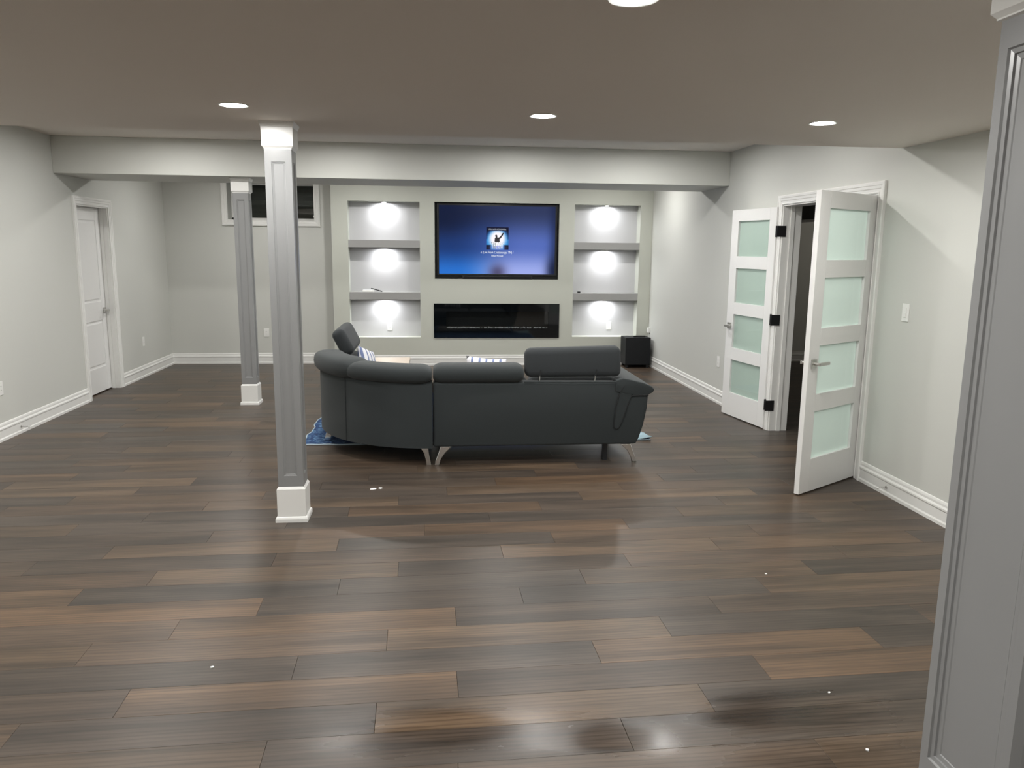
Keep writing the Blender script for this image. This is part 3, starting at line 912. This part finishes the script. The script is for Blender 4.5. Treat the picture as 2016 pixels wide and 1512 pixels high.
bx(0.44, 1.38, YF + 0.0018, YF + 0.004, 1.218, 1.252).build('grille', M['speaker'], sb)

# ------------------------------------------------------------------ fireplace
fp = tag(empty('electric_fireplace'), 'wide black glass electric fireplace set in the wall below the television', 'fireplace')
FX, FX_, FZ, FZ_ = 0.024, 1.791, 0.391, 0.872
OX, OX_, OZ, OZ_ = 0.195, 1.635, 0.525, 0.760
mb = MB()
for a, b_, c, d_ in ((FX, OX, FZ, FZ_), (OX_, FX_, FZ, FZ_), (OX, OX_, FZ, OZ), (OX, OX_, OZ_, FZ_)):
    mb.box(a, b_, YF - 0.014, YF - 0.001, c, d_)
mb.build('front_frame', M['glossblack'], fp)
mb = MB()
y0, y1 = YF, YF + 0.17
a, b_, c, d_ = OX - 0.03, OX_ + 0.03, OZ - 0.02, OZ_ + 0.02
for q in (((a, y1, c), (b_, y1, c), (b_, y1, d_), (a, y1, d_)), ((a, y0, c), (b_, y0, c), (b_, y1, c), (a, y1, c)),
          ((a, y0, d_), (b_, y0, d_), (b_, y1, d_), (a, y1, d_)), ((a, y0, c), (a, y1, c), (a, y1, d_), (a, y0, d_)), ((b_, y0, c), (b_, y1, c), (b_, y1, d_), (b_, y0, d_))):
    mb.add(q, [(0, 1, 2, 3)])
mb.build('firebox', mat('firebox_grey', (0.03, 0.033, 0.032), 0.5), fp, fix=False)
bx(OX, OX_, YF - 0.009, YF - 0.005, OZ, OZ_).build('glass', M['smoke'], fp)
cr = MB()
rnd = random.Random(3)
for k in range(230):
    x = rnd.uniform(OX + 0.01, OX_ - 0.01); y = YF + rnd.uniform(0.004, 0.05); z = 0.522 + rnd.uniform(0.0, 0.014)
    r = rnd.uniform(0.007, 0.014)
    a = rnd.uniform(0, 3)
    p = [(x + r * math.cos(a + i * 2.09), y + r * math.sin(a + i * 2.09), z) for i in range(3)]
    cr.add(p + [(x, y, z + r), (x, y, z - r * 0.6)], [(0, 1, 3), (1, 2, 3), (2, 0, 3), (1, 0, 4), (2, 1, 4), (0, 2, 4)])
co = cr.build('crystal_bed', mat('ice_crystals', (0.85, 0.87, 0.88), 0.08, spec=0.8), fp)
co['kind'] = 'stuff'

# ------------------------------------------------------------------ things on the shelves, subwoofer
o = bx(-0.955, -0.800, YF + 0.03, YF + 0.13, 1.0245, 1.052).build('white_box', M['plate'], bevel=0.004)
tag(o, 'small flat white box lying on the left lower shelf', 'box')
rm = tag(empty('remote_control', (-0.765, YF + 0.07, 1.0245)), 'dark remote control leaning on the white box', 'remote control')
q = MB().box(-0.080, 0.080, -0.020, 0.020, 0, 0.012).build('body', M['black'], rm, bevel=0.003)
q.rotation_euler = (0, math.radians(16), 0); q.location = (0, 0, 0.022)
for k in range(5):
    b2 = bx(-0.055 + k * 0.024, -0.043 + k * 0.024, -0.008, 0.008, 0.0121, 0.0135).build('button', M['slot'], q)
o = MB().box(2.055, 2.095, YF + 0.03, YF + 0.07, 1.0245, 1.046).build('black_adapter', M['black'], bevel=0.003)
tag(o, 'tiny black adapter standing on the right lower shelf', 'adapter')

sw = tag(empty('subwoofer', (2.868, 10.72, 0)), 'black subwoofer box standing in the corner by the right wall', 'speaker')
bx(-0.178, 0.178, -0.145, 0.155, 0.040, 0.425).build('cabinet', M['speaker'], sw, bevel=0.006)
pts = [(-0.172 + 0.344 * i / 16, -0.146 - 0.016 * math.sin(math.pi * i / 16)) for i in range(17)] + [(0.172, -0.140), (-0.172, -0.140)]
MB().prism(pts, 'z', 0.048, 0.412).build('grille', M['speaker'], sw)
for sx in (-0.145, 0.145):
    for sy in (-0.115, 0.125):
        MB().lathe([(0.0001, 0), (0.017, 0), (0.020, 0.042)], sx, sy, 14).build('foot', M['black'], sw)
o = tag(empty('set_top_box', (2.905, 10.68, 0.4255)), 'flat black remote lying on top of the subwoofer', 'remote control')
bx(-0.085, 0.085, -0.022, 0.022, 0.0, 0.014).build('body', M['black'], o, bevel=0.003)
bx(-0.06, -0.02, -0.012, 0.012, 0.0141, 0.0155).build('button', M['slot'], o)
o.name = 'flat_remote'
cord = tag(empty('power_cord', (0, 0, 0)), 'white power cord and plug hanging behind the subwoofer on the right wall', 'cord')
bx(XR - 0.036, XR - 0.001, 10.80, 10.86, 0.47, 0.54).build('plug', M['plate'], cord, bevel=0.006)
MB().tube([(XR - 0.018, 10.83, 0.48), (XR - 0.018, 10.82, 0.40), (XR - 0.016, 10.80, 0.28), (XR - 0.024, 10.79, 0.19), (XR - 0.032, 10.82, 0.10),
           (XR - 0.030, 10.83, 0.04), (XR - 0.034, 10.85, 0.012), (XR - 0.045, 10.870, 0.008)], 0.0045, 8).build('cable', M['plate'], cord, smooth=True)

# ------------------------------------------------------------------ sofa
YS = 5.770
def rounded(mb, name, m, parent, r, seg=4):
    return mb.build(name, m, parent, smooth='all', bevel=r, bseg=seg)
def chrome_leg(parent, pts, y0, y1):
    if y0 > 6.5: pts = [(x, max(z, 0.0085)) for x, z in pts]      # these stand on the rug
    return MB().prism(pts, 'y', y0, y1).build('leg', M['chrome'], parent, bevel=0.003)

# straight section with the arm
so = tag(empty('sofa_section', (0, 0, 0)), 'charcoal sofa section with right arm and raised headrest, back to the camera', 'sofa', 'sectional sofa')
X0 = 0.004
out = [(X0, 0.142), (1.575, 0.142), (1.596, 0.188), (1.628, 0.295), (1.650, 0.425), (1.655, 0.52), (1.56, 0.60), (1.46, 0.630), (X0, 0.640)]
sh = MB().prism(out, 'y', YS, YS + 0.16).build('back_shell', M['fabric'], so, smooth=True, bevel=0.018, bseg=3)
MB().tube([(0.69, YS - 0.002, 0.645 - 0.004), (1.05, YS - 0.004, 0.639), (1.42, YS - 0.002, 0.636)], 0.006, 6).build('seam', M['fabric'], sh)
MB().prism([(X0, 0.142), (1.575, 0.142), (1.60, 0.20), (1.62, 0.30), (X0, 0.30)], 'y', YS + 0.15, YS + 0.95).build('seat_base', M['fabric'], so, smooth=True, bevel=0.015, bseg=2)
for a, b_ in ((X0 + 0.01, 0.735), (0.745, 1.44)):
    rounded(bx(a, b_, YS + 0.20, YS + 0.97, 0.295, 0.44), 'seat_cushion', M['fabric'], so, 0.05)
    rounded(bx(a, b_, YS + 0.12, YS + 0.30, 0.40, 0.655), 'back_cushion', M['fabric'], so, 0.05)
# arm: sloping wing
arm = [(1.40, 0.56), (1.40, 0.650), (1.45, 0.668), (1.53, 0.653), (1.62, 0.630), (1.682, 0.603), (1.704, 0.580), (1.697, 0.556), (1.66, 0.537), (1.53, 0.533)]
MB().prism(arm, 'y', YS - 0.012, YS + 0.96).build('arm', M['fabric'], so, smooth=True, bevel=0.010, bseg=3)
MB().prism([(1.53, 0.145), (1.578, 0.145), (1.60, 0.19), (1.632, 0.295), (1.657, 0.43), (1.662, 0.535), (1.53, 0.535)], 'y', YS + 0.004, YS + 0.945).build('arm_side', M['fabric'], so, smooth=True, bevel=0.012, bseg=2)
leaf = [(1.465, 0.606), (1.440, 0.570), (1.422, 0.512), (1.407, 0.449), (1.402, 0.380), (1.396, 0.316), (1.400, 0.281), (1.414, 0.270), (1.431, 0.278), (1.449, 0.310),
        (1.473, 0.379), (1.497, 0.453), (1.521, 0.522), (1.536, 0.532), (1.594, 0.534), (1.659, 0.534)]
MB().prism(leaf[:13] + [(1.53, 0.56), (1.48, 0.64)], 'y', YS - 0.010, YS + 0.02).build('arm_tongue', M['fabric'], so)
MB().tube([(x, YS - 0.010, z) for x, z in leaf], 0.0042, 8).build('piping', M['piping'], so, smooth=True)
# headrest folded down (roll) over the left half
def roll(path, name, parent, hw=0.12, hh=0.078, m=None, endr=0.10):
    P = [Vector(p) for p in path]
    L = [0]
    for i in range(1, len(P)): L.append(L[-1] + (P[i] - P[i - 1]).length)
    T = L[-1]; rings = []
    for i, p in enumerate(P):
        dd = (P[min(i + 1, len(P) - 1)] - P[max(i - 1, 0)]).normalized()
        nrm = Vector((dd.y, -dd.x, 0))
        e = min(L[i], T - L[i])
        s = 1.0 if e >= endr else math.sqrt(max(0.0, 1 - (1 - e / endr) ** 2))
        s = 0.42 + 0.58 * s
        ring = []
        for q in range(20):
            a = 2 * math.pi * q / 20
            ca, sa = math.cos(a), math.sin(a)
            ca = math.copysign(abs(ca) ** 0.75, ca); sa = math.copysign(abs(sa) ** 0.75, sa)
            ring.append(p + nrm * (hw * s ** 0.5 * ca) + Vector((0, 0, hh * s * sa)))
        rings.append(ring)
    return MB().loft(rings).build(name, m or M['fabric'], parent, smooth='all')
def line(a, b_, n=40):
    a, b_ = Vector(a), Vector(b_)
    return [a + (b_ - a) * (0.5 - 0.5 * math.cos(math.pi * i / n)) for i in range(n + 1)]
roll(line((0.002, YS + 0.085, 0.704), (0.690, YS + 0.085, 0.704)), 'folded_headrest', so, 0.12, 0.074, endr=0.075)
# raised headrest
hd = rounded(bx(0.700, 1.448, -0.06, 0.06, -0.112, 0.112), 'raised_headrest', M['fabricd'], so, 0.048, 5)
for v in hd.data.vertices:                       # soft crown: top bows up, slightly wider below the middle
    k = (v.co.x - 1.074) / 0.374
    if v.co.z > 0: v.co.z += 0.014 * (1 - k * k) + 0.010 * k
    v.co.y += 0.018 * (v.co.z / 0.112)
hd.location = (0, YS + 0.085, 0.783)
for x in (0.812, 1.243):
    MB().tube([(x - 0.004, YS + 0.018, 0.640), (x, YS + 0.024, 0.705)], 0.0065, 8).build('post', M['chrome'], so, smooth=True)
    MB().prism([(x - 0.010, 0.682), (x + 0.004, 0.682), (x + 0.012, 0.735), (x + 0.006, 0.735)], 'y', YS + 0.008, YS + 0.05).build('slit', M['piping'], so)
chrome_leg(so, [(X0 + 0.052, 0.145), (X0 + 0.135, 0.145), (X0 + 0.085, 0.095), (X0 + 0.050, 0.040), (X0 + 0.042, 0.0), (X0 + 0.006, 0.0), (X0 + 0.012, 0.03), (X0 + 0.034, 0.09)], YS + 0.0, YS + 0.035)
chrome_leg(so, [(1.455, 0.145), (1.535, 0.145), (1.560, 0.08), (1.580, 0.03), (1.588, 0.0), (1.552, 0.0), (1.545, 0.03), (1.510, 0.095)], YS + 0.0, YS + 0.035)
chrome_leg(so, [(1.455, 0.145), (1.535, 0.145), (1.560, 0.08), (1.580, 0.03), (1.588, 0.0), (1.552, 0.0), (1.545, 0.03), (1.510, 0.095)], YS + 0.85, YS + 0.885)
chrome_leg(so, [(X0 + 0.052, 0.145), (X0 + 0.135, 0.145), (X0 + 0.085, 0.095), (X0 + 0.050, 0.040), (X0 + 0.042, 0.0), (X0 + 0.006, 0.0), (X0 + 0.012, 0.03), (X0 + 0.034, 0.09)], YS + 0.85, YS + 0.885)
bx(-0.0035, 0.0035, YS + 0.022, YS + 0.14, 0.15, 0.62).build('dark_gap_filler', M['piping'], so)  # added dark strip standing in for the shade in the gap between sections
bx(1.33, 1.365, YS + 0.07, YS + 0.105, 0.0, 0.145).build('support_leg', M['black'], so)

# curved corner section with the left wing
sc = tag(empty('sofa_section', (0, 0, 0)), 'curved charcoal corner section of the sofa with two rolled cushions', 'sofa', 'sectional sofa')
EA, EB, EC = 0.952, 0.985, (-0.004, YS - 0.01 + 0.985)
def curve_pt(t, inset=0.0):
    """t 0..1 along the quarter ellipse, 1..2 along the straight left wing"""
    if t <= 1:
        a = -math.pi / 2 - t * math.pi / 2
        p = Vector((EC[0] + (EA - inset) * math.cos(a), EC[1] + (EB - inset) * math.sin(a), 0))
        return p
    return Vector((EC[0] - EA + inset, EC[1] + (t - 1) * 0.95, 0))
TS = [i / 28 for i in range(29)] + [1.15, 1.5, 2.0]
rings = []
for t in TS:
    prof = [(0.0, 0.135), (0.0, 0.60), (0.010, 0.632), (0.05, 0.648), (0.12, 0.645), (0.15, 0.60), (0.15, 0.135)]
    rings.append([curve_pt(t, i) + Vector((0, 0, z)) for i, z in prof])
cs = MB().loft(rings).build('back_shell', M['fabric'], sc, smooth=True)
MB().tube([curve_pt(0.5, -0.002) + Vector((0, 0, z)) for z in (0.14, 0.35, 0.66)], 0.003, 6).build('seam', M['fabricd'], cs)
seat = [curve_pt(t, 0.13) for t in TS] + [Vector((-0.05, EC[1] + 0.95, 0)), Vector((-0.012, EC[1], 0))]
MB().prism([(p.x, p.y) for p in seat], 'z', 0.135, 0.30).build('seat_base', M['fabric'], sc, smooth=True, bevel=0.01)
MB().prism([(p.x, p.y) for p in [curve_pt(t, 0.15) for t in TS[:25]] + [Vector((-0.02, EC[1] - 0.03, 0))]], 'z', 0.29, 0.44).build('seat_cushion', M['fabric'], sc, smooth=True, bevel=0.03, bseg=3)
rounded(bx(-0.80, -0.06, EC[1] + 0.0, EC[1] + 0.93, 0.295, 0.44), 'seat_cushion', M['fabric'], sc, 0.05)
rounded(bx(-0.90, -0.70, EC[1] + 0.02, EC[1] + 0.93, 0.40, 0.64), 'back_cushion', M['fabric'], sc, 0.05)
rp = [0.002 + 0.488 * (0.5 - 0.5 * math.cos(math.pi * i / 36)) for i in range(37)]
roll([curve_pt(t, 0.085) + Vector((0, 0, 0.698)) for t in rp], 'rolled_cushion', sc, 0.125, 0.072, endr=0.10)
rp = [0.43 + 0.53 * (0.5 - 0.5 * math.cos(math.pi * i / 36)) for i in range(37)]
roll([curve_pt(t, 0.085) + Vector((0, 0, 0.708)) for t in rp], 'rolled_cushion', sc, 0.135, 0.086, endr=0.16)
# raised headrest of the left wing, leaning outwards
hl = rounded(bx(-0.062, 0.062, 0.0, 0.72, -0.125, 0.125), 'raised_headrest', M['fabricd'], sc, 0.052, 5)
hl.location = (-0.790, EC[1] + 0.19, 0.800); hl.rotation_euler = (0, math.radians(-27), 0)
for y in (0.25, 0.75):
    MB().tube([(-0.79, EC[1] + y, 0.60), (-0.80, EC[1] + y, 0.72)], 0.007, 8).build('post', M['chrome'], sc, smooth=True)
XG = -0.010
chrome_leg(sc, [(XG - 0.030, 0.140), (XG - 0.088, 0.140), (XG - 0.060, 0.095), (XG - 0.046, 0.040), (XG - 0.042, 0.0), (XG - 0.004, 0.0), (XG - 0.010, 0.03), (XG - 0.022, 0.09)], YS + 0.0, YS + 0.035)
chrome_leg(sc, [(-0.880, 0.140), (-0.820, 0.140), (-0.850, 0.07), (-0.880, 0.0), (-0.925, 0.0), (-0.905, 0.07)], 6.56, 6.595)
chrome_leg(sc, [(-0.880, 0.140), (-0.820, 0.140), (-0.850, 0.07), (-0.880, 0.0), (-0.925, 0.0), (-0.905, 0.07)], 7.55, 7.585)
chrome_leg(sc, [(-0.14, 0.140), (-0.08, 0.140), (-0.06, 0.07), (-0.05, 0.0), (-0.09, 0.0), (-0.10, 0.07)], 7.55, 7.585)

# cushions
def cushion(loc, rot, label, w=0.42, t=0.07):
    n = 14; vs = []; fs = []
    for s in (1, -1):
        base = len(vs)
        for j in range(n + 1):
            for i in range(n + 1):
                u, v = 2 * i / n - 1, 2 * j / n - 1
                k = (max(0, (1 - u * u)) * max(0, (1 - v * v))) ** 0.42
                pin = 1 - 0.05 * (1 - abs(u)) * (abs(v) > 0.99) - 0.0
                vs.append((u * w / 2 * (1 - 0.06 * (1 - v * v)), v * w / 2 * (1 - 0.06 * (1 - u * u)), s * t * k))
        for j in range(n):
            for i in range(n):
                a = base + j * (n + 1) + i
                fs.append((a, a + 1, a + n + 2, a + n + 1))
    o = MB().add(vs, fs).build('throw_cushion', M['stripe'], smooth='all')
    o.location = loc; o.rotation_euler = rot
    return tag(o, label, 'cushion', 'striped throw cushions')
cushion((0.42, 6.17, 0.612), (math.radians(82), math.radians(5), 0), 'blue and white cushion peeking over the folded headrest', 0.325)
cushion((-0.60, 7.23, 0.582), (math.radians(70), math.radians(20), math.radians(62)), 'blue and white cushion at the foot of the left headrest', 0.28, 0.05)

# side table with pale wooden top
tb = tag(empty('coffee_table', (-0.47, 8.20, 0)), 'low table with pale wooden top showing above the sofa cushions', 'table')
bx(-0.23, 0.23, -0.42, 0.21, 0.440, 0.466).build('table_top', M['wood'], tb, bevel=0.004)
for sx in (-0.20, 0.20):
    for sy in (-0.38, 0.17):
        bx(sx - 0.02, sx + 0.02, sy - 0.02, sy + 0.02, 0.0085, 0.440).build('leg', M['wood'], tb)

# rug: thin sheet with wavy edges
rg = tag(empty('rug'), 'dark blue distressed rug under the sofa with pale edging', 'rug')
RX0, RX1_, RY0, RY1 = -1.085, 1.885, 6.435, 8.75
def edge_pts():
    pts = []
    for i in range(120): pts.append((RX0 + (RX1_ - RX0) * i / 120, RY0 + 0.008 * math.sin(i * 0.33) + 0.004 * math.sin(i * 0.9)))
    for i in range(90): pts.append((RX1_ + 0.006 * math.sin(i * 0.35), RY0 + (RY1 - RY0) * i / 90))
    for i in range(120): pts.append((RX1_ - (RX1_ - RX0) * i / 120, RY1 + 0.006 * math.sin(i * 0.33)))
    for i in range(90): pts.append((RX0 + 0.011 * math.sin(i * 0.30) + 0.004 * math.sin(i * 0.8), RY1 - (RY1 - RY0) * i / 90))
    return pts
ep = edge_pts()
MB().prism(ep, 'z', 0.0005, 0.008).build('pile', M['rug'], rg)
MB().tube([(x, y, 0.0065) for x, y in ep], 0.006, 6, closed=True).build('binding', M['rugedge'], rg, smooth=True)
# curled right front corner
vs = []; fs = []
n = 8
for j in range(n + 1):
    for i in range(n + 1):
        u, v = i / n, j / n
        z = 0.010 + 0.030 * (u ** 2) * ((1 - v) ** 2)
        vs.append((RX1_ - 0.22 + 0.235 * u, RY0 + 0.0 + 0.26 * v, z))
for j in range(n):
    for i in range(n):
        a = j * (n + 1) + i; fs.append((a, a + 1, a + n + 2, a + n + 1))
k0 = len(vs)
vs += [(x, y, z - 0.006) for x, y, z in vs]
fs += [tuple(i + k0 for i in reversed(f)) for f in fs]
bnd = [i for i in range(n)] + [n + j * (n + 1) for j in range(n)] + [(n + 1) * n + n - i for i in range(n)] + [(n - j) * (n + 1) for j in range(n)]
for i in range(len(bnd)):
    a, b_ = bnd[i], bnd[(i + 1) % len(bnd)]
    fs.append((a, b_, b_ + k0, a + k0))
MB().add(vs, fs).build('curled_corner', M['rugback'], rg, smooth=True)

# scraps and crumbs on the floor
def scrap(x, y, w, h, rz, label, name='paper_scrap', cat='scrap'):
    o = MB().prism([(-w / 2, -h / 2), (w * 0.3, -h * 0.55), (w / 2, h * 0.1), (w * 0.2, h / 2), (-w * 0.4, h * 0.4)], 'z', 0, 0.003).build(name, M['paper'])
    o.location = (x, y, 0.0005); o.rotation_euler = (0, 0, rz)
    tag(o, label, cat, 'bits left on the floor')
scrap(-0.411, 5.201, 0.045, 0.022, 0.2, 'white paper scrap on the planks behind the sofa, left one')
scrap(-0.364, 5.214, 0.026, 0.022, 1.0, 'white paper scrap on the planks behind the sofa, right one')
scrap(-0.873, 2.928, 0.014, 0.010, 0.4, 'white crumb on the planks in the left foreground', 'crumb', 'crumb')
scrap(1.437, 2.214, 0.012, 0.010, 0.9, 'pale crumb on the planks near the right column', 'crumb', 'crumb')
scrap(1.703, 3.623, 0.012, 0.008, 0.1, 'white crumb on the planks before the open doors', 'crumb', 'crumb')
scrap(1.481, 2.551, 0.010, 0.007, 0.6, 'tiny white crumb on the planks beyond the pale crumb', 'crumb', 'crumb')
